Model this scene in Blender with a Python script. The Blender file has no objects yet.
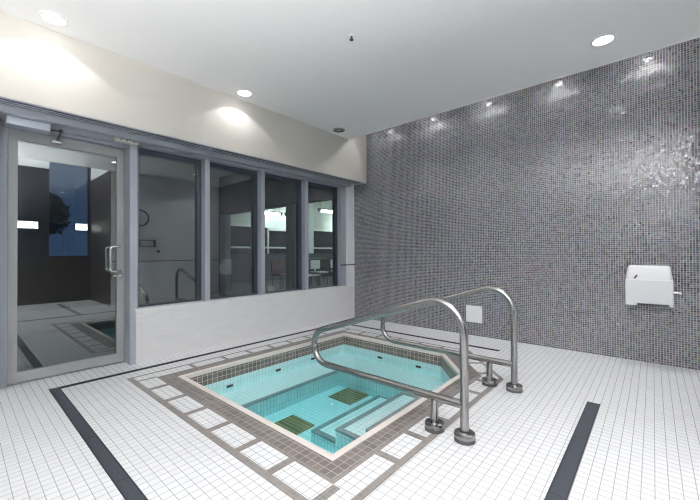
import bpy, bmesh, math, random
from mathutils import Vector, Matrix
random.seed(7)
S = bpy.context.scene
COL = S.collection
PI = math.pi

# ------------------------------------------------------------------ materials
def srgb(r, g, b):
    f = lambda c: (c/255/12.92) if c/255 <= .04045 else ((c/255+.055)/1.055)**2.4
    return (f(r), f(g), f(b), 1)

def new_mat(name):
    m = bpy.data.materials.new(name); m.use_nodes = True
    nt = m.node_tree; nt.nodes.clear()
    out = nt.nodes.new('ShaderNodeOutputMaterial')
    return m, nt, out

def N(nt, kind, **kw):
    n = nt.nodes.new(kind)
    for k, v in kw.items():
        if k in n.inputs.keys(): n.inputs[k].default_value = v
        else: setattr(n, k, v)
    return n

def L(nt, a, b): nt.links.new(a, b)

def plain(name, col, rough=.5, metal=0, bump=0, bscale=40, emit=None, es=0, var=0.0, spec=.5, coat=0):
    m, nt, out = new_mat(name)
    p = N(nt, 'ShaderNodeBsdfPrincipled')
    p.inputs['Roughness'].default_value = rough; p.inputs['Metallic'].default_value = metal
    p.inputs['Specular IOR Level'].default_value = spec
    p.inputs['Coat Weight'].default_value = coat
    tc = N(nt, 'ShaderNodeTexCoord')
    no = N(nt, 'ShaderNodeTexNoise'); no.inputs['Scale'].default_value = bscale; no.inputs['Detail'].default_value = 4
    L(nt, tc.outputs['Object'], no.inputs['Vector'])
    if var > 0:
        mx = N(nt, 'ShaderNodeMix', data_type='RGBA')
        mx.inputs[6].default_value = tuple(c*(1-var) for c in col[:3])+(1,)
        mx.inputs[7].default_value = tuple(min(1, c*(1+var)) for c in col[:3])+(1,)
        L(nt, no.outputs['Fac'], mx.inputs[0]); L(nt, mx.outputs[2], p.inputs['Base Color'])
    else:
        p.inputs['Base Color'].default_value = col
    if bump > 0:
        b = N(nt, 'ShaderNodeBump'); b.inputs['Strength'].default_value = bump; b.inputs['Distance'].default_value = .002
        L(nt, no.outputs['Fac'], b.inputs['Height']); L(nt, b.outputs['Normal'], p.inputs['Normal'])
    if emit:
        p.inputs['Emission Color'].default_value = emit; p.inputs['Emission Strength'].default_value = es
    L(nt, p.outputs[0], out.inputs[0])
    return m

def brushed(name, col, rough=.3):
    m, nt, out = new_mat(name)
    p = N(nt, 'ShaderNodeBsdfPrincipled'); p.inputs['Metallic'].default_value = 1
    p.inputs['Base Color'].default_value = col
    tc = N(nt, 'ShaderNodeTexCoord'); mp = N(nt, 'ShaderNodeMapping'); mp.inputs['Scale'].default_value = (60, 60, 400)
    no = N(nt, 'ShaderNodeTexNoise'); no.inputs['Scale'].default_value = 1.5; no.inputs['Detail'].default_value = 5
    L(nt, tc.outputs['Object'], mp.inputs[0]); L(nt, mp.outputs[0], no.inputs['Vector'])
    mr = N(nt, 'ShaderNodeMapRange'); mr.inputs[3].default_value = rough-.02; mr.inputs[4].default_value = rough+.03
    L(nt, no.outputs['Fac'], mr.inputs[0]); L(nt, mr.outputs[0], p.inputs['Roughness'])
    L(nt, p.outputs[0], out.inputs[0])
    return m

def tile(name, axes, w, h, grout, c1, c2, cg, rough=.3, off=(0, 0), bump=.25, tilt=0.0, spec=.5, offset=0.0, ior=1.5, bias=0.0, smooth=.1, grough=None, metal=0):
    """tile material on object coordinates; axes e.g. 'xy','xz','yz'"""
    m, nt, out = new_mat(name)
    p = N(nt, 'ShaderNodeBsdfPrincipled'); p.inputs['Specular IOR Level'].default_value = spec
    p.inputs['Metallic'].default_value = metal; p.inputs['IOR'].default_value = ior
    tc = N(nt, 'ShaderNodeTexCoord'); sp = N(nt, 'ShaderNodeSeparateXYZ'); cb = N(nt, 'ShaderNodeCombineXYZ')
    L(nt, tc.outputs['Object'], sp.inputs[0])
    for i, a in enumerate(axes):
        ad = N(nt, 'ShaderNodeMath', operation='ADD'); ad.inputs[1].default_value = 200*(w if i == 0 else h)-off[i]
        L(nt, sp.outputs['xyz'.index(a)], ad.inputs[0]); L(nt, ad.outputs[0], cb.inputs[i])
    br = N(nt, 'ShaderNodeTexBrick'); br.offset = offset; br.squash = 1
    br.inputs['Color1'].default_value = c1; br.inputs['Color2'].default_value = c2; br.inputs['Mortar'].default_value = cg
    br.inputs['Scale'].default_value = 1; br.inputs['Mortar Size'].default_value = grout/2
    br.inputs['Mortar Smooth'].default_value = smooth; br.inputs['Bias'].default_value = bias
    br.inputs['Brick Width'].default_value = w; br.inputs['Row Height'].default_value = h
    L(nt, cb.outputs[0], br.inputs['Vector']); L(nt, br.outputs['Color'], p.inputs['Base Color'])
    mr = N(nt, 'ShaderNodeMapRange'); mr.inputs[3].default_value = rough; mr.inputs[4].default_value = .8 if grough is None else grough
    L(nt, br.outputs['Fac'], mr.inputs[0]); L(nt, mr.outputs[0], p.inputs['Roughness'])
    nrm = None
    if tilt > 0:   # every tessera set at its own slight tilt
        sn = N(nt, 'ShaderNodeVectorMath', operation='DIVIDE'); sn.inputs[1].default_value = (w, h, 1)
        fl = N(nt, 'ShaderNodeVectorMath', operation='FLOOR')
        L(nt, cb.outputs[0], sn.inputs[0]); L(nt, sn.outputs[0], fl.inputs[0])
        wn = N(nt, 'ShaderNodeTexWhiteNoise', noise_dimensions='3D'); L(nt, fl.outputs[0], wn.inputs['Vector'])
        sb = N(nt, 'ShaderNodeVectorMath', operation='SUBTRACT'); sb.inputs[1].default_value = (.5, .5, .5)
        L(nt, wn.outputs['Color'], sb.inputs[0])
        sc = N(nt, 'ShaderNodeVectorMath', operation='SCALE'); sc.inputs['Scale'].default_value = tilt
        L(nt, sb.outputs[0], sc.inputs[0])
        ge = N(nt, 'ShaderNodeNewGeometry')
        aa = N(nt, 'ShaderNodeVectorMath', operation='ADD'); L(nt, ge.outputs['Normal'], aa.inputs[0]); L(nt, sc.outputs[0], aa.inputs[1])
        nn = N(nt, 'ShaderNodeVectorMath', operation='NORMALIZE'); L(nt, aa.outputs[0], nn.inputs[0]); nrm = nn.outputs[0]
        # hue drift between tesserae
        hs = N(nt, 'ShaderNodeHueSaturation'); 
        s2 = N(nt, 'ShaderNodeSeparateXYZ'); L(nt, wn.outputs['Color'], s2.inputs[0])
        L(nt, s2.outputs[0], hs.inputs['Hue'])
        L(nt, br.outputs['Color'], hs.inputs['Color']); hs.inputs['Saturation'].default_value = 1.5
        mg = N(nt, 'ShaderNodeMix', data_type='RGBA'); mg.inputs[7].default_value = cg
        L(nt, br.outputs['Fac'], mg.inputs[0]); L(nt, hs.outputs[0], mg.inputs[6]); L(nt, mg.outputs[2], p.inputs['Base Color'])
    if bump > 0:
        b = N(nt, 'ShaderNodeBump'); b.inputs['Strength'].default_value = bump; b.inputs['Distance'].default_value = .001; b.invert = True
        L(nt, br.outputs['Fac'], b.inputs['Height'])
        if nrm: L(nt, nrm, b.inputs['Normal'])
        nrm = b.outputs['Normal']
    if nrm: L(nt, nrm, p.inputs['Normal'])
    L(nt, p.outputs[0], out.inputs[0])
    return m

def schlick(nt, f0):
    lw = N(nt, 'ShaderNodeLayerWeight'); lw.inputs['Blend'].default_value = .5
    pw = N(nt, 'ShaderNodeMath', operation='POWER'); pw.inputs[1].default_value = 5; L(nt, lw.outputs['Facing'], pw.inputs[0])
    ml = N(nt, 'ShaderNodeMath', operation='MULTIPLY_ADD'); ml.inputs[1].default_value = 1-f0; ml.inputs[2].default_value = f0
    L(nt, pw.outputs[0], ml.inputs[0])
    return ml.outputs[0], lw

def glass(name, tint, f0):
    m, nt, out = new_mat(name)
    t = N(nt, 'ShaderNodeBsdfTransparent'); t.inputs[0].default_value = tint
    g = N(nt, 'ShaderNodeBsdfGlossy'); g.inputs['Roughness'].default_value = .0; g.inputs['Color'].default_value = (.93, .97, 1, 1)
    mx = N(nt, 'ShaderNodeMixShader'); f, _ = schlick(nt, f0)
    L(nt, f, mx.inputs[0]); L(nt, t.outputs[0], mx.inputs[1]); L(nt, g.outputs[0], mx.inputs[2]); L(nt, mx.outputs[0], out.inputs[0])
    return m

def water_mat(name):
    m, nt, out = new_mat(name)
    t = N(nt, 'ShaderNodeBsdfTransparent')
    g = N(nt, 'ShaderNodeBsdfGlossy'); g.inputs['Roughness'].default_value = .02
    mx = N(nt, 'ShaderNodeMixShader'); f, lw = schlick(nt, .02)
    tc = N(nt, 'ShaderNodeTexCoord'); no = N(nt, 'ShaderNodeTexNoise'); no.inputs['Scale'].default_value = 3.5; no.inputs['Detail'].default_value = 1
    L(nt, tc.outputs['Object'], no.inputs['Vector'])
    b = N(nt, 'ShaderNodeBump'); b.inputs['Strength'].default_value = .15; b.inputs['Distance'].default_value = .02
    L(nt, no.outputs['Fac'], b.inputs['Height']); L(nt, b.outputs['Normal'], g.inputs['Normal'])
    L(nt, f, mx.inputs[0]); L(nt, t.outputs[0], mx.inputs[1]); L(nt, g.outputs[0], mx.inputs[2]); L(nt, mx.outputs[0], out.inputs['Surface'])
    v = N(nt, 'ShaderNodeVolumeAbsorption'); v.inputs['Color'].default_value = (.10, .92, .96, 1); v.inputs['Density'].default_value = WATER_DENSITY
    L(nt, v.outputs[0], out.inputs['Volume'])
    return m

def emitter(name, col, st):
    m, nt, out = new_mat(name)
    e = N(nt, 'ShaderNodeEmission'); e.inputs[0].default_value = col; e.inputs[1].default_value = st
    L(nt, e.outputs[0], out.inputs[0]); return m

WATER_DENSITY = 1.05
T = .0486
M = {}
W1, W2, WG = (.745, .755, .77, 1), (.70, .71, .73, 1), (.34, .345, .355, 1)
M['floor'] = tile('floor_tile', 'xy', T, T, .0042, W1, W2, WG, rough=.35, off=(.034, .0098), bump=.2, smooth=.2)
B1, B2, BG = (.125, .106, .099, 1), (.185, .160, .150, 1), (.42, .40, .38, 1)
M['brown_xy'] = tile('brown_tile_top', 'xy', T, T, .004, B1, B2, BG, rough=.35, off=(.02, .018))
M['brown_xz'] = tile('brown_tile_x', 'xz', T, .0467, .004, (.115, .095, .088, 1), (.20, .17, .155, 1), (.60, .54, .49, 1), rough=.3)
M['brown_yz'] = tile('brown_tile_y', 'yz', T, .0467, .004, (.115, .095, .088, 1), (.20, .17, .155, 1), (.60, .54, .49, 1), rough=.3)
M['line'] = tile('narrow_brown_tile', 'xy', .024, .024, .003, (.17, .155, .147, 1), (.235, .213, .203, 1), (.29, .275, .262, 1), rough=.4)
M['coping'] = plain('coping_stone', (.70, .64, .60, 1), .45, var=.06, bscale=25)
P1, P2, PG = (.88, .91, .91, 1), (.82, .87, .87, 1), (.55, .62, .63, 1)
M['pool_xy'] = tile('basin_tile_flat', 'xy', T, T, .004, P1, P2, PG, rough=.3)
M['pool_xz'] = tile('basin_tile_riser', 'xz', T/1.3, .096, .004, (.52, .62, .62, 1), (.44, .55, .56, 1), (.25, .33, .34, 1), rough=.3)  # both riser tiles are darker: their weaker light is put into the colour
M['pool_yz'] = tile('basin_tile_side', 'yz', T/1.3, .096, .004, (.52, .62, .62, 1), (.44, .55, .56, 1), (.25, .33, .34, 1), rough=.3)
M['pale_xz'] = tile('basin_tile_wall_x', 'xz', T/1.3, .096, .004, (.72, .92, .92, 1), (.66, .87, .88, 1), (.50, .66, .67, 1), rough=.3)
M['pale_yz'] = tile('basin_tile_wall_y', 'yz', T/1.3, .096, .004, (.72, .92, .92, 1), (.66, .87, .88, 1), (.50, .66, .67, 1), rough=.3)
M['nose'] = tile('step_nosing_tile', 'xy', T, T, .003, (.23, .24, .245, 1), (.29, .30, .305, 1), (.3, .32, .32, 1), rough=.4)
M['basin_grate'] = tile('basin_grate', 'xy', 1, .016, .007, (.46, .27, .14, 1), (.54, .32, .17, 1), (.16, .11, .06, 1), rough=.5)
M['mosaic'] = tile('wall_mosaic', 'xz', .0212, .0212, .0056, (.004, .004, .010, 1), (.19, .172, .222, 1), (.33, .33, .375, 1), rough=.10, tilt=.065, spec=.5, ior=1.7, bump=.1, grough=.6)
M['low_tile'] = tile('low_wall_tile', 'yz', .15, .0235, .0018, (.74, .735, .735, 1), (.70, .70, .705, 1), (.60, .60, .605, 1), rough=.3, offset=.5, bump=.1)
M['low_tile_x'] = tile('low_wall_tile_end', 'xz', .15, .0235, .0018, (.74, .735, .735, 1), (.70, .70, .705, 1), (.60, .60, .605, 1), rough=.3, offset=.5, bump=.1)
M['beige'] = plain('warm_white_paint', (.57, .55, .505, 1), .7, bump=.05, bscale=120)
M['ceil'] = plain('ceiling_paint', (.84, .84, .84, 1), .8, bump=.04, bscale=120)
M['white_wall'] = plain('white_wall_paint', (.80, .81, .81, 1), .7, bump=.04, bscale=120)
M['frame'] = plain('grey_powder_coat', srgb(160, 166, 174), .45, spec=.4, var=.02, bscale=60)
M['frame_door'] = plain('door_powder_coat', srgb(150, 153, 154), .45, spec=.4, var=.02, bscale=60)
M['frame_dark'] = plain('dark_grey_gasket', srgb(62, 68, 80), .5)
M['sill'] = plain('white_sill', (.72, .73, .75, 1), .4)
M['grey_wall'] = plain('grey_wall_paint', (.25, .25, .26, 1), .8, bump=.04, bscale=120)
M['black'] = plain('black_rubber', (.02, .02, .022, 1), .5)
M['glass'] = glass('window_glass', (.82, .87, .87, 1), .13)
M['steel'] = brushed('brushed_steel', (.34, .335, .33, 1), .24)
M['steel_bright'] = brushed('bright_steel', (.72, .72, .72, 1), .2)
M['flange_base'] = plain('dark_flange_gasket', srgb(88, 88, 90), .5, metal=.6)
M['drain'] = plain('drain_grate_grey', srgb(70, 74, 82), .45, metal=.3, var=.12, bscale=90)
M['drain_dark'] = plain('drain_frame_dark', srgb(48, 50, 56), .5, metal=.3)
M['slot'] = plain('slot_drain_black', srgb(24, 26, 32), .6, spec=.2)
M['white_plastic'] = plain('white_plastic', (.80, .81, .83, 1), .35, coat=.2)
M['silver'] = plain('silver_cover', srgb(176, 182, 194), .4, metal=.3)
M['cream'] = plain('cream_plastic', srgb(205, 202, 192), .5)
M['can'] = plain('downlight_reflector', (.75, .75, .76, 1), .25, metal=.7)
M['can_dark'] = plain('unlit_lamp_glass', (.03, .03, .03, 1), .25)
M['lens'] = emitter('lit_lamp_lens', (1, .965, .92, 1), 6.5)
M['lens_slot'] = emitter('lit_slot_lens', (1, .98, .96, 1), 25)
M['tube'] = emitter('tube_light', (.93, 1, .96, 1), 26)
M['lantern'] = emitter('lit_lantern_panel', (1, .96, .92, 1), 7)
M['hall_floor'] = plain('hall_floor', (.030, .033, .038, 1), .5, var=.3, bscale=3)
M['hall_dark'] = plain('hall_dark_wall', (.035, .036, .045, 1), .7)
M['hall_light'] = plain('hall_light_wall', (.52, .58, .52, 1), .7)
M['hall_white'] = plain('hall_white_frame', (.62, .66, .64, 1), .5)
M['hall_brown'] = plain('hall_brown_post', (.20, .17, .14, 1), .6)
M['night'] = plain('night_window_pane', (.012, .016, .024, 1), .08, spec=.6)
M['red'] = plain('red_upholstery', (.15, .04, .035, 1), .7)
M['green'] = plain('green_laminate', (.06, .24, .11, 1), .5)
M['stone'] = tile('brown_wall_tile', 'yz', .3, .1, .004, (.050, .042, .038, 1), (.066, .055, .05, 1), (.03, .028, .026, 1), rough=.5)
M['leaf'] = plain('tree_leaves', (.035, .045, .025, 1), .7, var=.4, bscale=6)
M['bark'] = plain('tree_bark', (.06, .05, .04, 1), .9)
M['ground'] = plain('garden_ground', (.03, .035, .03, 1), .9)
M['plaque'] = plain('white_access_plate', (.82, .82, .84, 1), .4)
M['water'] = water_mat('pool_water')

# ------------------------------------------------------------------ geometry helpers
def box(bm, x0, x1, y0, y1, z0, z1, mi=0):
    x0, x1 = min(x0, x1), max(x0, x1); y0, y1 = min(y0, y1), max(y0, y1); z0, z1 = min(z0, z1), max(z0, z1)
    v = [bm.verts.new(c) for c in ((x0,y0,z0),(x1,y0,z0),(x1,y1,z0),(x0,y1,z0),(x0,y0,z1),(x1,y0,z1),(x1,y1,z1),(x0,y1,z1))]
    for f in ((0,3,2,1),(4,5,6,7),(0,1,5,4),(1,2,6,5),(2,3,7,6),(3,0,4,7)):
        fc = bm.faces.new([v[i] for i in f]); fc.material_index = mi

def prism(bm, poly, z0, z1, mi=0):
    lo = [bm.verts.new((x, y, z0)) for x, y in poly]; hi = [bm.verts.new((x, y, z1)) for x, y in poly]
    n = len(poly)
    bm.faces.new(list(reversed(lo))).material_index = mi; bm.faces.new(hi).material_index = mi
    for i in range(n): bm.faces.new((lo[i], lo[(i+1) % n], hi[(i+1) % n], hi[i])).material_index = mi

def ring(bm, pi_, po, z0, z1):
    n = len(pi_)
    for i in range(n):
        j = (i+1) % n
        prism(bm, [po[i], po[j], pi_[j], pi_[i]], z0, z1)

def lathe(bm, prof, c, seg=24, axis='z', smooth=True):
    """revolve (r,h) profile about axis through c; closed caps where r=0"""
    rows = []
    for r, h in prof:
        row = []
        for k in range(seg if r > 1e-6 else 1):
            a = 2*PI*k/seg; p = (r*math.cos(a), r*math.sin(a), h)
            if axis == 'y': p = (p[0], p[2], p[1])
            if axis == 'x': p = (p[2], p[0], p[1])
            row.append(bm.verts.new((c[0]+p[0], c[1]+p[1], c[2]+p[2])))
        rows.append(row)
    for a, b in zip(rows, rows[1:]):
        for k in range(seg):
            k2 = (k+1) % seg
            if len(a) == 1 and len(b) == 1: continue
            if len(a) == 1: f = bm.faces.new((a[0], b[k2], b[k]))
            elif len(b) == 1: f = bm.faces.new((a[k], a[k2], b[0]))
            else: f = bm.faces.new((a[k], a[k2], b[k2], b[k]))
            f.smooth = smooth

def tube(bm, pts, r, seg=14, caps=True):
    pts = [Vector(p) for p in pts]; prev = None; rings = []
    up = None
    for i, p in enumerate(pts):
        d = (pts[min(i+1, len(pts)-1)] - pts[max(i-1, 0)]).normalized()
        if up is None:
            up = Vector((0, 1, 0)) if abs(d.y) < .9 else Vector((1, 0, 0))
        n = (up - d*up.dot(d)).normalized(); b = d.cross(n); up = n
        rings.append([bm.verts.new(p + (n*math.cos(2*PI*k/seg) + b*math.sin(2*PI*k/seg))*r) for k in range(seg)])
    for A, B in zip(rings, rings[1:]):
        for k in range(seg):
            f = bm.faces.new((A[k], A[(k+1) % seg], B[(k+1) % seg], B[k])); f.smooth = True
    if caps:
        bm.faces.new(list(reversed(rings[0]))); bm.faces.new(rings[-1])

def build(name, bm, mats, parent=None, bevel=0, auto=None, loc=None):
    bmesh.ops.recalc_face_normals(bm, faces=bm.faces[:])
    me = bpy.data.meshes.new(name)
    if not isinstance(mats, (list, tuple)): mats = [mats]
    for m in mats: me.materials.append(m)
    if auto:   # pick the material by face direction: (xy, xz, yz)
        for f in bm.faces:
            n = f.normal; f.material_index = auto[0] if abs(n.z) > .7 else (auto[1] if abs(n.y) > abs(n.x) else auto[2])
    bm.to_mesh(me); bm.free()
    o = bpy.data.objects.new(name, me); COL.objects.link(o)
    if parent:
        o.parent = parent
        q = parent; t = Vector(q.location)
        while q.parent: q = q.parent; t += Vector(q.location)
        o.matrix_parent_inverse = Matrix.Identity(4)
        o.location = -t if loc is None else loc
    me.set_sharp_from_angle(angle=math.radians(38))
    if bevel:
        md = o.modifiers.new('Bevel', 'BEVEL'); md.width = bevel; md.segments = 2; md.limit_method = 'ANGLE'
    return o

def BM(): return bmesh.new()

def thing(name, label, cat, loc=(0, 0, 0), group=None, rz=0):
    o = bpy.data.objects.new(name, None); COL.objects.link(o); o.location = loc; o.rotation_euler = (0, 0, rz)
    o.empty_display_size = .1
    return tag(o, label, cat, group)

def tag(o, label, cat, group=None, kind=None):
    o['label'] = label; o['category'] = cat
    if group: o['group'] = group
    if kind: o['kind'] = kind
    return o

def struct(name, bm, mats, label=None, **kw):
    o = build(name, bm, mats, **kw); o['kind'] = 'structure'
    if label: o['label'] = label
    return o

def dup(root, loc, label=None):
    r = root.copy(); COL.objects.link(r); r.location = loc
    if label: r['label'] = label
    for ch in list(root.children):
        c = ch.copy(); COL.objects.link(c); c.parent = r
        if c.type == 'LIGHT': pass
        for g in ch.children:
            d = g.copy(); COL.objects.link(d); d.parent = c
    return r

def offset_poly(P, D):
    n = len(P); lines = []
    for i in range(n):
        a = Vector(P[i]); b = Vector(P[(i+1) % n]); d = (b-a).normalized(); nrm = Vector((d.y, -d.x))
        lines.append((a + nrm*D[i], d))
    out = []
    for i in range(n):
        (a, d), (b, e) = lines[i-1], lines[i]
        den = d.x*e.y - d.y*e.x; t = ((b.x-a.x)*e.y - (b.y-a.y)*e.x)/den
        out.append(tuple(a + d*t))
    return out

# ------------------------------------------------------------------ measures
CZ = 2.897            # ceiling
HX, HB = .276, 2.27   # bulkhead face and underside over the window wall
SY = -.448            # edge of the ceiling before the light slot along the mosaic
OX = 4.35             # opposite white wall
AX = 6.0              # far wall of the alcove
AY = -2.36            # where the opposite wall steps back
BY = -6.6             # wall behind the camera
POOL = [(.70, -3.18), (2.55, -3.18), (2.55, -1.54), (2.125, -1.05), (.70, -1.05)]
WZ = -.137            # water level

# ------------------------------------------------------------------ hot tub
tub = thing('hot_tub', 'sunken five-sided hot tub with brown tile rim and pale coping in white floor', 'hot tub', (1.6, -2.1, 0))
R1 = offset_poly(POOL, [.042]*5)
R2 = offset_poly(POOL, [.147, .147, .165, .118, .142])
R3 = offset_poly(POOL, [.172, .172, .19, .137, .168])
R4 = offset_poly(POOL, [.318, .302, .318, .278, .303])
R5 = offset_poly(POOL, [.362, .344, .352, .302, .328])
bm = BM(); ring(bm, POOL, R1, -.03, .006); build('coping', bm, M['coping'], tub, bevel=.004)
bm = BM(); ring(bm, R1, R2, -.004, .0014); build('tile_border', bm, M['brown_xy'], tub)
bm = BM(); ring(bm, R2, R3, -.004, .0012); ring(bm, R4, R5, -.004, .0012)
bw = .024
for x in (2.415, 2.115, 1.785, 1.455, 1.12, .79): box(bm, x-bw, x+bw, R4[0][1], R3[0][1], -.004, .0012)
box(bm, R3[1][0]-.0, R3[1][0]+.048-.0, R4[0][1], R3[0][1], -.004, .0012)
box(bm, R3[0][0]-.028, R3[0][0], R4[0][1], R3[0][1], -.004, .0012)
for y in (-3.0, -2.71, -2.42, -2.13, -1.845, -1.56): box(bm, R3[1][0], R4[1][0], y-bw, y+bw, -.004, .0012)
for y in (-3.0, -2.665, -2.37, -2.08, -1.80, -1.5, -1.2): box(bm, R4[0][0], R3[0][0], y-bw*.8, y+bw*.8, -.004, .0012)
for x in (.56, .85, 1.14, 1.435, 1.73, 2.02): box(bm, x-bw*.8, x+bw*.8, R3[3][1], R4[3][1], -.004, .0012)
a, b = Vector(POOL[2]), Vector(POOL[3]); d = (b-a).normalized(); nn = Vector((d.y, -d.x))
for t in (.05, .5, .97):
    c = a.lerp(b, t); q = [c+nn*.19+d*.02, c+nn*.19-d*.02, c+nn*.318-d*.02, c+nn*.318+d*.02]
    prism(bm, [tuple(v) for v in q], -.004, .0012)
build('border_line', bm, M['line'], tub)
Pw = offset_poly(POOL, [.02]*5)
bm = BM(); ring(bm, POOL, Pw, WZ, -.0301); build('waterline_band', bm, [M['brown_xy'], M['brown_xz'], M['brown_yz']], tub, auto=(0, 1, 2))
FZ, BZ = -.445, -.268
bm = BM(); ring(bm, POOL, Pw, FZ-.02, WZ-.0005)
prism(bm, Pw, FZ-.06, FZ-.02); prism(bm, offset_poly(POOL, [-.001]*5), FZ-.02, FZ)
build('basin', bm, [M['pool_xy'], M['pale_xz'], M['pale_yz']], tub, auto=(0, 1, 2))
# perimeter bench along the window side and the mosaic side
bm = BM(); e = .002
bench = [(.70+e, -3.18+e), (1.10, -3.18+e), (1.10, -1.575), (2.55-e, -1.575), (2.55-e, -1.54), (2.125, -1.05-e), (.70+e, -1.05-e)]
prism(bm, bench, FZ, BZ)
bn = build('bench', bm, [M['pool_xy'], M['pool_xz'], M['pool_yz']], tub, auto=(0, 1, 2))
bm = BM(); box(bm, 1.075, 1.102, -3.17, -1.573, BZ-.018, BZ+.003); box(bm, 1.102, 2.54, -1.577, -1.55, BZ-.018, BZ+.003)
build('bench_nosing', bm, M['nose'], bn)
SX = (1.757, 2.031, 2.33); SZ = (-.35, -.25, -.152); Y0, Y1 = -2.612, -1.69
for i in range(3):
    bm = BM(); x1 = SX[i+1] if i < 2 else 2.548
    box(bm, SX[i], x1 if i == 2 else x1-.001, Y0, Y1, FZ, SZ[i])
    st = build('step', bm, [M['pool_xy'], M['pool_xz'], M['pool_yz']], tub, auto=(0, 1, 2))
    bm = BM(); w = .045; z = SZ[i]
    box(bm, SX[i]-.002, SX[i]+w, Y0-.002, Y1+.002, z-.016, z+.002)
    box(bm, SX[i]+w, x1-.002, Y0-.002, Y0+w, z-.016, z+.002); box(bm, SX[i]+w, x1-.002, Y1-w*.7, Y1+.002, z-.016, z+.002)
    build('step_nosing', bm, M['nose'], st)
for (x, y) in ((1.39, -1.735), (1.43, -2.57)):
    bm = BM(); box(bm, x-.155, x+.155, y-.155, y+.155, FZ, FZ+.006)
    for k in range(13): box(bm, x-.15, x+.15, y-.15+k*.0245, y-.15+k*.0245+.012, FZ+.006, FZ+.010)
    build('floor_grate', bm, M['basin_grate'], tub)
for (x, y, z, ax) in ((1.307, -1.05, -.2, 'y'), (1.85, -1.05, -.2, 'y'), (.70, -2.741, -.213, 'x'), (.70, -2.15, -.206, 'x'), (.70, -1.62, -.20, 'x')):
    bm = BM()
    if ax == 'y': box(bm, x-.033, x+.033, y-.012, y, z-.012, z+.012)
    else: box(bm, x, x+.012, y-.033, y+.033, z-.012, z+.012)
    build('jet', bm, M['black'], tub, bevel=.004)
bm = BM(); prism(bm, offset_poly(POOL, [.008]*5), FZ-.01, WZ)
wt = build('pool_water', bm, M['water']); tag(wt, 'clear turquoise water filling the sunken hot tub', 'water', kind='stuff')

# ------------------------------------------------------------------ floor, ceiling, walls
bm = BM()
outer = [(-.25, BY-.1), (AX+.1, BY-.1), (AX+.1, 0.05), (-.25, 0.05)]
ov = [bm.verts.new((x, y, 0)) for x, y in outer]; iv = [bm.verts.new((x, y, 0)) for x, y in offset_poly(POOL, [.03]*5)]
ed = [bm.edges.new((v[i], v[(i+1) % len(v)])) for v in (ov, iv) for i in range(len(v))]
bmesh.ops.triangle_fill(bm, edges=ed, use_beauty=True)
fl = struct('floor', bm, M['floor'])
if fl.data.polygons[0].normal.z < 0: fl.data.flip_normals()

bm = BM()
box(bm, -.25, OX+.1, SY-.0, AY, CZ, CZ+.09)          # main slab up to the slot edge
box(bm, -.25, OX, AY, BY-.1, CZ, CZ+.09); box(bm, OX, OX+.09, AY, BY-.1, CZ, 3.78); box(bm, OX, AX+.2, AY+.1, BY-.1, 3.7, 3.78)
box(bm, -.02, OX+.1, SY+.09, .05, 3.16, 3.2)         # roof of the light slot
box(bm, -.02, OX+.1, SY, SY+.09, CZ+.09, 3.2)        # back of the light slot
struct('ceiling', bm, M['ceil'])
bm = BM(); box(bm, HX, OX, SY-.012, SY+.004, CZ-.006, CZ+.092); struct('trim_1', bm, M['ceil'], 'ceiling edge trim')

bm = BM(); box(bm, -.02, OX+.15, 0, .12, 0, 3.2); struct('wall_back', bm, M['mosaic'])
bm = BM(); box(bm, -.2, HX, BY, 0, HB, 3.2); struct('wall_left_upper', bm, M['beige'])
bm = BM(); box(bm, -.2, 0, -3.352, -.001, 0, .535)
struct('wall_left_lower', bm, [M['low_tile'], M['low_tile_x']], auto=(0, 1, 0))
bm = BM(); box(bm, -.2, .004, -3.356, -.185, .5351, .553); struct('trim_2', bm, M['sill'], bevel=.002)
bm = BM(); box(bm, -.2, -.0005, -.185, 0, .5351, HB); struct('trim_3', bm, M['white_plastic'])
bm = BM(); box(bm, -.03, .006, -.33, -.002, .895, .912); struct('trim_4', bm, M['black'])
bm = BM(); box(bm, -.25, -.03, BY, -4.36, 0, HB); struct('wall_left', bm, M['frame'])
bm = BM(); box(bm, OX, AX+.12, AY, 0, 0, 3.75); struct('wall_right', bm, M['white_wall'])
bm = BM(); box(bm, OX+.03, AX, AY-.012, AY-.0005, 0, 2.89); struct('trim_16', bm, M['stone'], 'dark panel standing in for shade on the white wall return')  # added dark panel: shade of this return is put in as colour
bm = BM(); box(bm, OX-.006, OX-.0005, AY, -.002, .935, .952); struct('trim_5', bm, M['black'])
bm = BM(); box(bm, AX, AX+.15, BY, AY, 0, 1.02); struct('wall_alcove', bm, M['stone'])
bm = BM(); box(bm, -.25, AX+.15, BY-.15, BY, 0, 3.75); struct('wall_front', bm, M['grey_wall'])
# window of the alcove, towards the garden
wn = bpy.data.objects.new('window_5', None); COL.objects.link(wn); wn['kind'] = 'structure'
bm = BM()
box(bm, AX+.03, AX+.1, BY, AY, 1.02, 1.07); box(bm, AX+.03, AX+.1, BY, AY, 3.62, 3.7)
for y in (BY+.03, -5.2, -3.62, AY-.03): box(bm, AX+.03, AX+.1, y-.03, y+.03, 1.07, 3.62)
build('frame', bm, M['frame_dark'], wn)
bm = BM(); box(bm, AX+.05, AX+.058, BY+.06, AY-.06, 1.07, 3.62); build('glass', bm, M['glass'], wn)
bm = BM(); box(bm, AX+.032, AX+.045, -4.6, -3.135, 1.08, 3.05)
cu = build('window_blind', bm, M['hall_dark']); tag(cu, 'dark roller blind drawn on the garden window', 'blind')

bm = BM(); box(bm, AX+.005, AX+.028, BY, -3.135, 3.05, 3.7); struct('wall_alcove_upper', bm, M['white_wall'])
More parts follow.
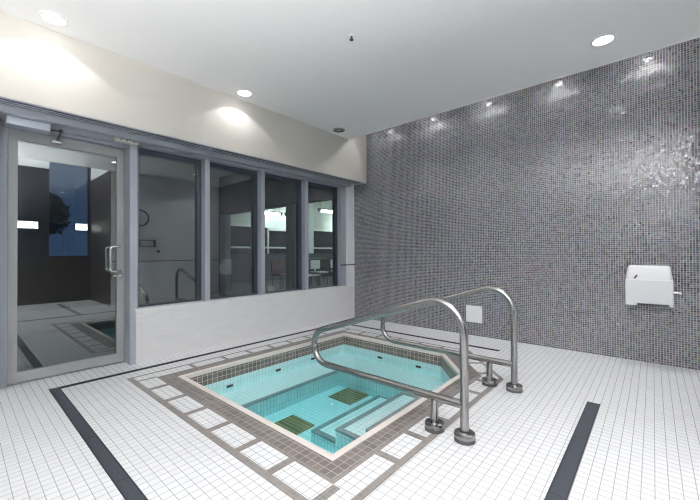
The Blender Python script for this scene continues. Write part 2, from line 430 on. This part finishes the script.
# underside of the bulkhead: linear air grille
g = thing('linear_air_grille', 'long grey slotted air grille under the bulkhead above door and windows', 'vent', (.14, -3, HB))
bm = BM(); box(bm, .102, .25, -6.0, -.1, HB-.006, HB-.0005); build('grille_back', bm, M['frame_dark'], g)
for k in range(3):
    bm = BM(); x = .112+k*.046; box(bm, x, x+.014, -6.0, -.1, HB-.012, HB-.006); build('slat', bm, M['frame'], g)
bm = BM(); box(bm, .2505, .272, -6.1, -.002, HB-.008, HB-.0003); struct('trim_6', bm, M['frame'])

# ------------------------------------------------------------------ window wall
FX, GX = -.03, -.15
bm = BM(); box(bm, -.2, FX, -3.3985, -.186, 2.205, HB-.0005); box(bm, -.2, -.10, -6.0, -3.3985, 2.205, HB-.0005); box(bm, .03, .10, -6.0, -.19, 2.212, HB-.0005); struct('trim_7', bm, M['frame'], bevel=.003)
posts = [(-3.398, -3.333), (-2.633, -2.572), (-1.864, -1.806), (-1.092, -1.030), (-.300, -.186)]
for i, (a, b) in enumerate(posts):
    bm = BM(); z0 = .5535 if i else 0
    box(bm, -.2, FX, a, b if i else b, z0, 2.2045)
    if i == 0: box(bm, -.2, .0, -3.3325+.0, -3.3325+.001, .56, 2.2)
    struct('trim_%d' % (8+i), bm, M['frame'], bevel=.003)
for i in range(4):
    y0, y1 = posts[i][1]+.001, posts[i+1][0]-.001
    w = bpy.data.objects.new('window_%d' % (i+1), None); COL.objects.link(w); w['kind'] = 'structure'; w.location = (GX, (y0+y1)/2, .554)
    w['label'] = ['window pane beside the glass door', 'second window pane from the door', 'third window pane from the door', 'window pane nearest the mosaic wall'][i]
    bm = BM(); s = .046
    box(bm, -.19, -.115, y0, y0+s, .5535, 2.204); box(bm, -.19, -.115, y1-s, y1, .5535, 2.204)
    box(bm, -.19, -.115, y0+s, y1-s, 2.15, 2.204); box(bm, -.19, -.115, y0+s, y1-s, .5535, .572)
    build('frame', bm, M['frame_dark'], w)
    bm = BM(); box(bm, GX-.004, GX+.004, y0+s, y1-s, .572, 2.15); build('glass', bm, M['glass'], w)

# door
dr = bpy.data.objects.new('door_1', None); COL.objects.link(dr); dr.location = (-.2, -3.83, 0); dr['kind'] = 'structure'; dr['label'] = 'grey framed glass door'
X0, X1 = -.235, -.19
bm = BM(); a, b = -4.252, -3.402
box(bm, X0, X1, a, -4.192, .012, 2.172); box(bm, X0, X1, -3.467, b, .012, 2.172)
box(bm, X0, X1, -4.192, -3.467, 2.082, 2.172); box(bm, X0, X1, -4.192, -3.467, .012, .10)
build('leaf_frame', bm, M['frame_door'], dr)
bm = BM(); box(bm, -.216, -.208, -4.192, -3.467, .10, 2.082); build('glass', bm, M['glass'], dr)
bm = BM(); tube(bm, [(-.19, -3.437, 1.178), (-.15, -3.45, 1.178)]+[(-.14+.0*k, -3.505-.03*math.sin(k*PI/8), 1.146+.032*math.cos(k*PI/8)) for k in range(0, 5)]+[(-.14, -3.535, 1.06)]+[(-.14, -3.505-.03*math.cos(k*PI/8), .963-.032*math.sin(k*PI/8)) for k in range(0, 5)]+[(-.15, -3.45, .931), (-.19, -3.437, .931)], .0105)
build('pull_handle', bm, M['steel_bright'], dr)
bm = BM(); tube(bm, [(-.235, -3.437, 1.178), (-.28, -3.45, 1.178)]+[(-.285, -3.505-.03*math.sin(k*PI/8), 1.146+.032*math.cos(k*PI/8)) for k in range(0, 5)]+[(-.285, -3.535, 1.06)]+[(-.285, -3.505-.03*math.cos(k*PI/8), .963-.032*math.sin(k*PI/8)) for k in range(0, 5)]+[(-.28, -3.45, .931), (-.235, -3.437, .931)], .0105)
build('pull_handle', bm, M['steel_bright'], dr)
bm = BM(); lathe(bm, [(0, .02), (.02, .02), (.022, 0), (0, 0)], (-.19, -3.437, .885), 20, 'x'); box(bm, -.168, -.155, -3.51, -3.43, .878, .892)
build('thumb_turn', bm, M['steel_bright'], dr, bevel=.002)
bm = BM(); box(bm, -.099, .035, -4.277, -4.009, 2.146, 2.211)
cl = build('closer_body', bm, M['silver'], dr, bevel=.004)
bm = BM(); tube(bm, [(-.0, -4.02, 2.165), (-.03, -3.98, 2.18), (-.07, -3.925, 2.193)], .007, 8); tube(bm, [(-.07, -3.925, 2.193), (-.16, -3.94, 2.125)], .008, 8)
lathe(bm, [(0, .016), (.013, .016), (.013, -.01), (0, -.01)], (-.07, -3.925, 2.193), 12)
box(bm, -.19, -.155, -3.975, -3.91, 2.105, 2.122)
build('closer_arm', bm, M['steel'], dr)
# jambs and transom around the door
bm = BM(); box(bm, -.25, -.10, -4.36, -4.30, 0, 2.2045); box(bm, -.25, -.17, -4.30, -4.255, 0, 2.2045); box(bm, -.25, -.03, -4.36, -4.31, 0, 2.2045)
struct('trim_13', bm, M['frame'], bevel=.002)
bm = BM(); box(bm, -.25, -.205, -3.4, -3.37, 0, 2.2045); box(bm, -.205, -.16, -3.388, -3.37, 0, 2.2045)
struct('trim_14', bm, M['frame'], bevel=.002)
bm = BM(); box(bm, -.25, -.14, -4.30, -3.399, 2.176, 2.2045); box(bm, -.25, -.19, -4.255, -3.4, 2.205, 2.25); struct('trim_15', bm, M['frame'], bevel=.002)
sn = thing('door_sensor', 'slim cream sensor strip at top of post between door and window', 'sensor', (0, -3.41, 2.22))
bm = BM(); box(bm, -.03, .03, -3.535, -3.345, 2.19, 2.228); bd = build('housing', bm, M['cream'], sn, bevel=.004)
for y in (-3.47, -3.42, -3.36):
    bm = BM(); lathe(bm, [(0, .003), (.007, .003), (.007, 0), (0, 0)], (.03, y-.02, 2.209), 10, 'x'); build('lens', bm, M['drain_dark'], bd)

# ------------------------------------------------------------------ drains in the floor
def drain(name, label, rects, mat, split=None):
    t = thing(name, label, 'drain', (rects[0][0], rects[0][2], 0), 'floor drains')
    for (x0, x1, y0, y1, al) in rects:
        bm = BM(); f = .006
        if al == 'x':
            box(bm, x0, x1, y0, y0+f, -.01, .0026); box(bm, x0, x1, y1-f, y1, -.01, .0026)
        else:
            box(bm, x0, x0+f, y0, y1, -.01, .0026); box(bm, x1-f, x1, y0, y1, -.01, .0026)
        box(bm, x0+.001, x1-.001, y0+.001, y1-.001, -.011, .0004)
        build('frame', bm, M['drain_dark'], t)
        L_, w = (x1-x0, y1-y0) if al == 'x' else (y1-y0, x1-x0); n = max(1, round(L_/.6))
        for k in range(n):
            bm = BM(); s0 = k*L_/n+.002; s1 = (k+1)*L_/n-.002
            if al == 'x':
                box(bm, x0+s0, x0+s1, y0+f, y1-f, -.01, .0012)
                for q in (.33, .66): box(bm, x0+s0, x0+s1, y0+w*q-.003, y0+w*q+.003, .0012, .0019)
            else:
                box(bm, x0+f, x1-f, y0+s0, y0+s1, -.01, .0012)
                for q in (.33, .66): box(bm, x0+w*q-.003, x0+w*q+.003, y0+s0, y0+s1, .0012, .0019)
            build('grate', bm, mat, t)
drain('trench_drain', 'wide dark trench drain in left foreground floor, running out from the door', [(.155, 3.1, -4.036, -3.968, 'x')], M['drain'])
drain('trench_drain', 'wide dark trench drain in right foreground floor, in front of the wall box', [(3.503, 3.58, -5.3, -1.468, 'y'), (3.582, 5.6, -3.07, -2.99, 'x')], M['drain'])
def slot(label, r):
    t = thing('slot_drain', label, 'drain', (r[0], r[2], 0), 'floor drains')
    bm = BM(); box(bm, *r, -.01, .0016); build('channel', bm, M['slot'], t)
slot('thin dark slot drain running along the low white wall under the windows', (.157, .214, -3.966, -.500))
slot('thin dark slot drain running along the foot of the mosaic wall', (.215, 2.575, -.557, -.500))

# ------------------------------------------------------------------ handrails
def arc(cx, cz, r, a0, a1, n=9): return [(cx+r*math.cos(math.radians(a0+(a1-a0)*k/n)), cz+r*math.sin(math.radians(a0+(a1-a0)*k/n))) for k in range(n+1)]
def rail_path():
    # x,z path: post up, bend over, slope down, end loop, back to the post
    s = math.atan2(.80-.507, 2.83-1.93); sd = math.degrees(s)
    r1 = .185; cx, cz = 3.037-r1, .799-r1
    pts = [(3.037, .03), (3.037, .3), (3.037, cz-.08)] + arc(cx, cz, r1, 0, 90+sd, 12)
    # slope line tangent at the end of the bend
    x, z = pts[-1]; dx, dz = -math.cos(s), -math.sin(s)
    r2 = .142
    # lower straight at z=.207 ; centre of the loop on the bisector
    zl = .205; c2z = zl+r2
    # tangent point on the slope: normal pointing down/right from slope line
    nx, nz = math.sin(s), -math.cos(s)
    t = (c2z - z - nz*r2)/dz
    tx, tz = x+dx*t, z+dz*t
    c2x = tx+nx*r2
    for k in range(1, 5): pts.append((x+dx*t*k/5, z+dz*t*k/5))
    a0 = math.degrees(math.atan2(tz-c2z, tx-c2x))
    pts += arc(c2x, c2z, r2, a0, 270, 14)
    pts += [(c2x+.3, zl), (2.6, zl), (3.03, zl)]
    return pts
rp = rail_path()
def make_rail(y, label):
    t = thing('handrail', label, 'handrail', (3.037, y, 0), 'steel handrails of the hot tub')
    bm = BM(); tube(bm, [(x, y, z) for x, z in rp], .0245, 16); build('rail', bm, M['steel'], t)
    bm = BM(); tube(bm, [(2.843, y, .02), (2.843, y, .19)], .0245, 16); build('post', bm, M['steel'], t)
    for x in (3.037, 2.843):
        bm = BM(); lathe(bm, [(.026, .052), (.052, .050), (.058, .047), (.060, .042), (.060, .024), (.026, .024)], (x, y, 0), 28)
        f = build('base_flange', bm, M['steel'], t)
        bm = BM(); lathe(bm, [(0, .0222), (.058, .0222), (.060, .018), (.060, 0.0016), (0, .0016)], (x, y, 0), 28); build('flange_gasket', bm, M['flange_base'], f)
    return t
make_rail(-2.57, 'brushed steel looped handrail nearer the camera, over the tub steps')
make_rail(-1.605, 'brushed steel looped handrail nearer the mosaic wall, at the tub corner')

# ------------------------------------------------------------------ things on the mosaic wall
fb = thing('wall_box', 'white plastic wall box with small slanted lever on the mosaic wall', 'wall box', (3.842, -.05, .56))
bm = BM()   # back part: tapering hood
y1 = -.0006
lo = [(3.668, y1), (4.016, y1), (4.016, -.105), (3.668, -.105)]; hi = [(3.682, y1), (4.002, y1), (3.996, -.075), (3.688, -.075)]
vl = [bm.verts.new((x, y, .60)) for x, y in lo]; vm = [bm.verts.new((x, y, .84)) for x, y in lo]; vh = [bm.verts.new((x, y, .965)) for x, y in hi]
for A, B in ((vl, vm), (vm, vh)):
    for k in range(4): bm.faces.new((A[k], A[(k+1) % 4], B[(k+1) % 4], B[k]))
bm.faces.new(vh); bm.faces.new(list(reversed(vl)))
build('hood', bm, M['white_plastic'], fb, bevel=.02)
bm = BM()   # basin: open tray with rim
x0, x1, yf, yb, z0, z1 = 3.668, 4.016, -.19, -.1055, .604, .832
box(bm, x0, x1, yf, yf+.014, z0, z1); box(bm, x0, x0+.014, yf+.014, yb, z0, z1); box(bm, x1-.014, x1, yf+.014, yb, z0, z1); box(bm, x0+.014, x1-.014, yf+.014, yb, z0, z1-.03)
box(bm, x0, x0+.085, yf, yb, z0-.022, z0); box(bm, x1-.03, x1, yf, yb, z0-.022, z0)
build('basin', bm, M['white_plastic'], fb, bevel=.006)
bm = BM(); box(bm, x0+.09, x1-.035, yf+.012, yb, z0-.014, z0-.0005); build('underside_panel', bm, M['drain'], fb)
bm = BM(); tube(bm, [(3.735, -.106, .838), (3.757, -.112, .872)], .007, 8); build('lever', bm, M['flange_base'], fb)
bm = BM(); tube(bm, [(4.013, -.13, .718), (4.035, -.13, .718), (4.060, -.13, .714)], .012, 10); lathe(bm, [(0, .012), (.014, .012), (.014, 0), (0, 0)], (4.060, -.13, .714), 12, 'x'); build('push_knob', bm, M['steel_bright'], fb)

ap = thing('access_plate', 'square white access plate low on the mosaic wall behind the handrails', 'plate', (2.085, -.006, .175))
bm = BM(); box(bm, 1.978, 2.192, -.012, 0, .176, .395); pl = build('cover', bm, M['plaque'], ap, bevel=.003)
for x in (1.995, 2.175):
    for z in (.193, .378):
        bm = BM(); lathe(bm, [(0, -.0145), (.005, -.0135), (.005, -.0115), (0, -.0115)], (x, 0, z), 10, 'y'); build('screw', bm, M['steel_bright'], pl)

# ------------------------------------------------------------------ lamps
def spot(parent, loc, power, size, blend=.12, rad=.04, col=(1, .99, .985)):
    l = bpy.data.lights.new('lamp', 'SPOT'); l.energy = power; l.spot_size = math.radians(size); l.spot_blend = blend; l.shadow_soft_size = rad; l.color = col
    o = bpy.data.objects.new('lamp_light', l); COL.objects.link(o); o.parent = parent; o.location = loc
    return o
def downlight(x, y, label, lit=True, power=9, size=124):
    t = thing('recessed_downlight', label, 'downlight', (x, y, CZ), 'round recessed ceiling downlights')
    bm = BM(); lathe(bm, [(.070, -.0005), (.092, -.0005), (.092, -.005), (.088, -.008), (.072, -.006)], (x, y, CZ), 32); build('trim_ring', bm, M['can'] if not lit else M['white_plastic'], t)
    bm = BM(); lathe(bm, [(0, -.0045), (.04, -.004), (.0715, -.003), (.0715, -.001), (0, -.001)], (x, y, CZ), 32)
    build('lens', bm, M['lens'] if lit else M['can_dark'], t)
    if lit:
        spot(t, (0, 0, -.010), 7, 124, .16)
        if power > 10: spot(t, (0, 0, -.010), power, 130, 1.0)
    else:
        bm = BM(); lathe(bm, [(.0, -.010), (.022, -.009), (.028, -.004), (0, -.004)], (x, y, CZ), 20); build('bulb', bm, M['can'], t)
    return t
downlight(.461, -4.052, 'lit recessed downlight above the glass door, leftmost on the ceiling')
downlight(.457, -2.415, 'lit recessed downlight above the second window, by the bulkhead')
downlight(.450, -.862, 'unlit dark recessed downlight near the corner of the ceiling', lit=False)
downlight(3.575, -.925, 'lit recessed downlight near the light slot, above the wall box', power=11)
for (x, y) in ((3.575, -2.48), (3.575, -4.05), (3.575, -5.6)):
    downlight(x, y, 'lit recessed downlight out of the picture, above and behind the camera', power=11)
for k, lb in enumerate(('nearest the window wall', 'second from the window wall', 'third from the window wall', 'fourth from the window wall', 'at the right edge, above the wall box')):
    x = (.634, 1.423, 2.23, 3.05, 3.86)[k]
    t = thing('slot_downlight', 'small wall washing lamp in the ceiling slot, '+lb, 'wall washer', (x, -.215, 3.16), 'wall washers in the ceiling slot')
    bm = BM(); lathe(bm, [(0, -.001), (.045, -.001), (.045, -.05), (.038, -.05), (.038, -.03), (0, -.03)], (x, -.215, 3.16), 20); build('housing', bm, M['can'], t)
    bm = BM(); lathe(bm, [(0, -.040), (.036, -.040), (.036, -.032), (0, -.032)], (x, -.215, 3.16), 20); build('lens', bm, M['lens_slot'], t)
    spot(t, (0, 0, -.043), 15, 46, .9, .04)
    q = spot(t, (0, 0, -.043), 6 if k == 0 else 13, 124, .3, .045); q.rotation_euler = (-math.radians(42), 0, 0)
for x in (4.6, 5.15, 5.7):  # added fill lamps, unseen behind the camera, to lift the ceiling and room light
    t = thing('fill_uplight', 'added fill uplight behind the camera, unseen, to brighten the ceiling', 'fill lamp', (x, BY, .95), 'added fill uplights behind the camera')
    y0 = BY+.90
    bm = BM(); box(bm, x-.30, x+.30, y0, y0+.24, 0.85, 0.87); box(bm, x-.30, x+.30, y0, y0+.012, 0.87, 0.97); box(bm, x-.30, x+.30, y0+.228, y0+.24, 0.87, 0.97)
    box(bm, x-.30, x-.288, y0+.012, y0+.228, 0.87, 0.97); box(bm, x+.288, x+.30, y0+.012, y0+.228, 0.87, 0.97); build('shade', bm, M['silver'], t)
    bm = BM(); tube(bm, [(x, BY+.001, 0.90), (x, y0, 0.90)], .018, 10); build('arm', bm, M['silver'], t)
    bm = BM(); box(bm, x-.24, x+.24, y0+.04, y0+.20, 0.871, 0.878); build('lens', bm, M['lens'], t)
    l = bpy.data.lights.new('lamp', 'AREA'); l.shape = 'RECTANGLE'; l.size = .44; l.size_y = .12; l.energy = 185; l.color = (1, .98, .96)
    o = bpy.data.objects.new('lamp_light', l); COL.objects.link(o); o.parent = t; o.location = (0, 1.02, -.065); o.rotation_euler = (PI, 0, 0)
sp = thing('fire_sprinkler', 'small dark sprinkler head in middle of the white ceiling', 'sprinkler', (2.017, -2.386, CZ))
bm = BM(); lathe(bm, [(0, 0), (.03, 0), (.028, -.006), (0, -.006)], (2.017, -2.386, CZ), 20); build('escutcheon', bm, M['ceil'], sp)
bm = BM(); lathe(bm, [(0, -.006), (.009, -.006), (.009, -.03), (0, -.03)], (2.017, -2.386, CZ), 10); lathe(bm, [(0, -.03), (.018, -.03), (.018, -.033), (0, -.033)], (2.017, -2.386, CZ), 14); build('head', bm, M['flange_base'], sp)

# ------------------------------------------------------------------ opposite wall (seen mirrored in the panes)
ck = thing('wall_clock', 'round black rimmed wall clock mirrored in the pane beside the door', 'clock', (OX-.02, -1.86, 1.9))
bm = BM(); lathe(bm, [(.160, -.0005), (.185, -.0005), (.185, -.03), (.165, -.035), (.160, -.012)], (OX, -1.86, 1.9), 40, 'x'); build('rim', bm, M['black'], ck)
bm = BM(); lathe(bm, [(0, -.010), (.163, -.010), (.163, -.002), (0, -.002)], (OX, -1.86, 1.9), 40, 'x'); fc = build('dial', bm, M['plaque'], ck)
for k in range(12):
    a = k*PI/6; c, s = math.sin(a), math.cos(a)
    bm = BM(); tube(bm, [(OX-.012, -1.86+c*.125, 1.9+s*.125), (OX-.012, -1.86+c*.148, 1.9+s*.148)], .004, 6)
    build('hour_mark', bm, M['black'], fc)
for a, r in ((1.0, .085), (3.6, .125)):
    bm = BM(); tube(bm, [(OX-.016, -1.86, 1.9), (OX-.016, -1.86+math.sin(a)*r, 1.9+math.cos(a)*r)], .005, 6); build('hand', bm, M['black'], ck)
hr = thing('towel_rail', 'thin two bar towel rail mirrored in the pane beside the door', 'towel rail', (OX-.06, -1.7, 1.35))
for z in (1.28, 1.41):
    bm = BM(); tube(bm, [(OX-.07, -1.9, z), (OX-.07, -1.55, z)], .009, 8); build('bar', bm, M['steel'], hr)
for y in (-1.88, -1.57):
    bm = BM(); box(bm, OX-.08, OX-.0005, y-.012, y+.012, 1.265, 1.425); build('bracket', bm, M['steel'], hr)
em = thing('wall_switch', 'small wall switch on the white wall, mirrored in pane beside door', 'switch', (OX-.02, -1.48, 1.1))
bm = BM(); box(bm, OX-.02, OX-.0005, -1.53, -1.43, .98, 1.09); build('plate', bm, M['white_plastic'], em, bevel=.004)
bm = BM(); lathe(bm, [(0, -.05), (.03, -.045), (.03, -.0005), (0, -.0005)], (OX, -1.48, 1.16), 16, 'x'); build('button', bm, M['black'], em)
nt_ = thing('notice_sheet', 'blank white notice sheet on the opposite wall, mirrored in second pane', 'notice', (OX-.003, -.11, 1.67))
bm = BM(); box(bm, OX-.006, OX, -.19, -.03, 1.665, 2.0); build('paper', bm, M['plaque'], nt_)
bm = BM(); box(bm, OX-.006, OX-.0005, -.18, -.03, 1.53, 1.585); build('strip', bm, M['plaque'], nt_)
# lanterns on the garden window
for (y0, y1, lb) in ((-3.70, -3.33, 'long lit lantern panel mirrored at left of the door glass'), (-2.665, -2.44, 'short lit lantern panel mirrored in middle of the door glass')):
    t = thing('window_lantern', lb, 'lantern', (AX-.02, (y0+y1)/2, 1.68))
    bm = BM(); box(bm, AX-.02, AX+.029, y0-.02, y1+.02, 1.66, 1.85); build('case', bm, M['black'], t)
    bm = BM(); box(bm, AX-.026, AX-.0205, y0, y1-.075 if y1-y0 > .3 else y1, 1.68, 1.83)
    if y1-y0 > .3: box(bm, AX-.026, AX-.0205, y1-.06, y1, 1.68, 1.83)
    build('light_panel', bm, M['lantern'], t)
# ------------------------------------------------------------------ garden at dusk beyond the alcove window
bm = BM(); box(bm, AX+.2, 40, -30, 20, -.2, -.02); struct('garden_ground', bm, M['ground'])
def tree(x, y, h, r, label):
    t = thing('garden_tree', label, 'tree', (x, y, -.02), 'trees in the dusk garden')
    bm = BM(); tube(bm, [(x, y, -.02), (x+.05, y+.04, h*.35), (x-.04, y+.1, h*.75)], .1, 10)
    for k in range(6):
        a = k*1.05; tube(bm, [(x, y+.05, h*.4+.08*k), (x+math.cos(a)*r*.6, y+math.sin(a)*r*.6, h*.6+.1*k)], .035, 6)
    build('trunk', bm, M['bark'], t)
    bm = BM()
    for k in range(1500):
        u = random.random()**.4; th = random.random()*2*PI; ph = math.acos(2*random.random()-1)
        c = Vector((x+r*u*math.sin(ph)*math.cos(th), y+r*u*math.sin(ph)*math.sin(th), h*.68+r*.75*u*math.cos(ph)))
        d1 = Vector((random.gauss(0, 1), random.gauss(0, 1), random.gauss(0, 1))).normalized(); d2 = d1.cross(Vector((random.gauss(0, 1), random.gauss(0, 1), random.gauss(0, 1)))).normalized()
        s = .11+.08*random.random()
        bm.faces.new([bm.verts.new(c+d1*s), bm.verts.new(c+d2*s*.5), bm.verts.new(c-d1*s), bm.verts.new(c-d2*s*.5)])
    build('foliage', bm, M['leaf'], t)
tree(10.5, .2, 3.6, 1.15, 'dark leafy tree in the dusk garden, nearest the corner')
tree(12.5, -2.9, 3.8, 1.3, 'dark leafy tree in the dusk garden, middle one')
tree(12.2, -6.2, 3.4, 1.2, 'dark leafy tree in the dusk garden, behind the drawn blind')

# ------------------------------------------------------------------ lit hall behind the panes
bm = BM(); box(bm, -8.2, -.26, -7.5, 9.5, -.12, -.002); struct('hall_floor', bm, M['hall_floor'])
bm = BM(); box(bm, -8.3, -.02, .5, 9.6, 3.7, 3.8); struct('hall_ceiling', bm, M['hall_light'])
bm = BM(); box(bm, -5.2, -.26, -7.5, .3, 2.95, 3.0); struct('hall_ceiling_low', bm, M['hall_dark'])
bm = BM(); box(bm, -5.3, -5.2, -7.5, .3, 0, 3.0); struct('hall_wall_side', bm, M['hall_dark'])
bm = BM(); box(bm, -5.2, -.26, -7.6, -7.5, 0, 3.0); struct('hall_wall_near', bm, M['hall_dark'])
bm = BM(); box(bm, -8.3, -.21, .3, .5, 2.18, 3.8); struct('hall_beam', bm, M['hall_dark'])
bm = BM(); box(bm, -8.3, -5.2, .3, .5, 0, 2.18); struct('hall_partition', bm, M['hall_dark'])
bm = BM(); box(bm, -.2, -.03, .13, 9.6, 0, 3.8); struct('hall_wall_right', bm, M['hall_dark'])
bm = BM(); box(bm, -8.3, -.2, 9.5, 9.6, 0, 3.8); struct('hall_wall_end', bm, M['hall_light'])
bm = BM(); box(bm, -8.2, -8.0, .5, 9.5, 2.27, 3.7); struct('hall_wall_upper', bm, M['hall_light'])
bm = BM(); box(bm, -8.2, -8.0, .5, 9.5, 0, 1.1); struct('hall_wall_lower', bm, M['hall_dark'])
for i, (y0, y1) in enumerate(((.5, 1.9), (1.9, 3.9), (3.9, 6.1), (6.36, 9.5))):
    w = bpy.data.objects.new('window_%d' % (6+i), None); COL.objects.link(w); w['kind'] = 'structure'; w.location = (-8, (y0+y1)/2, 1.1)
    bm = BM(); box(bm, -8.1, -8.05, y0, y1, 1.1, 2.27); build('pane', bm, M['night'], w)
    bm = BM(); box(bm, -8.05, -7.99, y0, y1, 2.15 if i != 2 else 2.05, 2.27); box(bm, -8.05, -7.99, y0, y0+.06, 1.1, 2.15); box(bm, -8.05, -7.97, y0, y1, 1.31, 1.38)
    build('frame', bm, M['hall_white'] if i > 0 else M['hall_dark'], w)
bm = BM(); box(bm, -8.2, -7.9, 6.1, 6.36, 1.1, 3.7); struct('hall_pier', bm, M['hall_white'])
def post(x, w, mat, label):
    bm = BM(); box(bm, x-w/2, x+w/2, .32, .48, .03, 2.178); box(bm, x-w/2-.03, x+w/2+.03, .30, .50, 0, .03)
    o = struct('hall_post', bm, mat, label)
post(-5.05, .30, M['frame'], 'grey post'); post(-3.59, .17, M['frame'], 'slim grey post'); post(-2.18, .20, M['hall_brown'], 'brown post'); post(-1.92, .16, M['frame'], 'grey post beside brown post')
def tube_light(x, y0, y1, z, label):
    t = thing('tube_light', label, 'tube light', (x, (y0+y1)/2, z), 'tube lights in the hall')
    bm = BM(); tube(bm, [(x, y0, z), (x, y1, z)], .05, 10); build('tube', bm, M['tube'], t)
    bm = BM(); box(bm, x-.06, x+.06, y0-.12, y1+.12, z+.05, z+.09)
    for y in (y0-.06, y1+.06): box(bm, x-.05, x+.05, y-.05, y+.05, z-.04, z+.05)
    build('batten', bm, M['flange_base'], t)
    for y in (y0, y1):
        bm = BM(); tube(bm, [(x, y, z+.09), (x, y, 3.699)], .006, 6); build('hanger', bm, M['flange_base'], t)
tube_light(-7.6, 3.45, 4.2, 2.70, 'white tube light in the hall, seen through third pane')
tube_light(-7.6, 4.6, 5.4, 2.70, 'white tube light in the hall, beside the brown post')
tube_light(-5.7, 4.7, 6.3, 2.74, 'white tube light in the hall, nearest through last pane')
tube_light(-7.4, 7.4, 8.8, 2.62, 'white tube light in the hall, low at right of last pane')
tube_light(-3.2, 2.6, 4.4, 3.0, 'white tube light in the hall, hidden high behind the beam')
tube_light(-3.2, 5.6, 7.4, 3.0, 'white tube light in the hall, hidden behind the beam at far end')
def chair(x, y, mat, label, rz=0.0):
    t = thing('lounge_chair', label, 'chair', (x, y, 0), 'chairs in the hall')
    bm = BM(); box(bm, x-.23, x+.23, y-.23, y+.23, .42, .48); build('seat', bm, mat, t, bevel=.02)
    bm = BM(); box(bm, x-.24, x-.18, y-.22, y+.22, .56, .86); box(bm, x-.235, x-.20, y-.03, y+.03, .46, .58); build('backrest', bm, mat, t, bevel=.02)
    for sx in (-.2, .2):
        for sy in (-.2, .2):
            bm = BM(); tube(bm, [(x+sx, y+sy, 0), (x+sx*.92, y+sy*.92, .42)], .016, 8); build('leg', bm, M['steel'], t)
    return t
chair(-4.7, 2.05, M['red'], 'dark red chair in the hall behind the third pane')
chair(-4.8, 3.75, M['white_plastic'], 'white chair in the hall behind last pane, at the green table')
chair(-4.8, 4.75, M['white_plastic'], 'white chair in the hall at right edge of last pane')
def table(x, y, lx, ly, h, mat, label):
    t = thing('hall_table', label, 'table', (x, y, 0))
    bm = BM(); box(bm, x-lx/2, x+lx/2, y-ly/2, y+ly/2, h-.04, h); build('table_top', bm, mat, t, bevel=.006)
    for sx in (-1, 1):
        for sy in (-1, 1):
            bm = BM(); tube(bm, [(x+sx*(lx/2-.06), y+sy*(ly/2-.06), 0), (x+sx*(lx/2-.06), y+sy*(ly/2-.06), h-.04)], .02, 8); build('leg', bm, M['steel'], t)
table(-3.9, 2.35, .5, .7, .46, M['white_plastic'], 'low white table in the hall behind the third pane')
table(-5.6, 4.1, .6, 1.0, .93, M['green'], 'tall green topped table in the hall behind last pane')

# ------------------------------------------------------------------ world, camera, view
w = bpy.data.worlds.new('World'); S.world = w; w.use_nodes = True
nt = w.node_tree; bg = nt.nodes['Background']
tc = N(nt, 'ShaderNodeTexCoord'); sx = N(nt, 'ShaderNodeSeparateXYZ'); L(nt, tc.outputs['Generated'], sx.inputs[0])
cr = N(nt, 'ShaderNodeValToRGB'); cr.color_ramp.elements[0].position = .0; cr.color_ramp.elements[0].color = (.10, .17, .33, 1)
cr.color_ramp.elements[1].position = .6; cr.color_ramp.elements[1].color = (.05, .08, .20, 1)
L(nt, sx.outputs[2], cr.inputs[0]); L(nt, cr.outputs[0], bg.inputs[0]); bg.inputs[1].default_value = 1.1

f, yaw, pitch, roll, cx, cy = 345.951, .719443946, .00917495, -.00482616, 3.87754914, -4.54140768
fw = Vector((-math.sin(yaw)*math.cos(pitch), math.cos(yaw)*math.cos(pitch), math.sin(pitch))); r0 = Vector((math.cos(yaw), math.sin(yaw), 0)); u0 = r0.cross(fw)
c, s = math.cos(roll), math.sin(roll); r = r0*c+u0*s; u = u0*c-r0*s
cam = bpy.data.cameras.new('camera'); cam.sensor_width = 36; cam.sensor_fit = 'HORIZONTAL'; cam.lens = 36*f/700; cam.clip_start = .05; cam.clip_end = 200
co = bpy.data.objects.new('camera', cam); COL.objects.link(co)
mt = Matrix((r, u, -fw)).transposed().to_4x4(); mt.translation = Vector((cx, cy, 1.1)); co.matrix_world = mt
S.camera = co
v = S.view_settings; v.view_transform = 'Standard'; v.look = 'None'; v.gamma = 1; v.use_curve_mapping = False; v.exposure = 1.0
cy_ = S.cycles
cy_.max_bounces = 14; cy_.diffuse_bounces = 7; cy_.glossy_bounces = 6; cy_.transparent_max_bounces = 24; cy_.transmission_bounces = 8
cy_.filter_width = 1.15; cy_.use_denoising = True; cy_.sample_clamp_indirect = 6; cy_.caustics_reflective = False; cy_.caustics_refractive = False
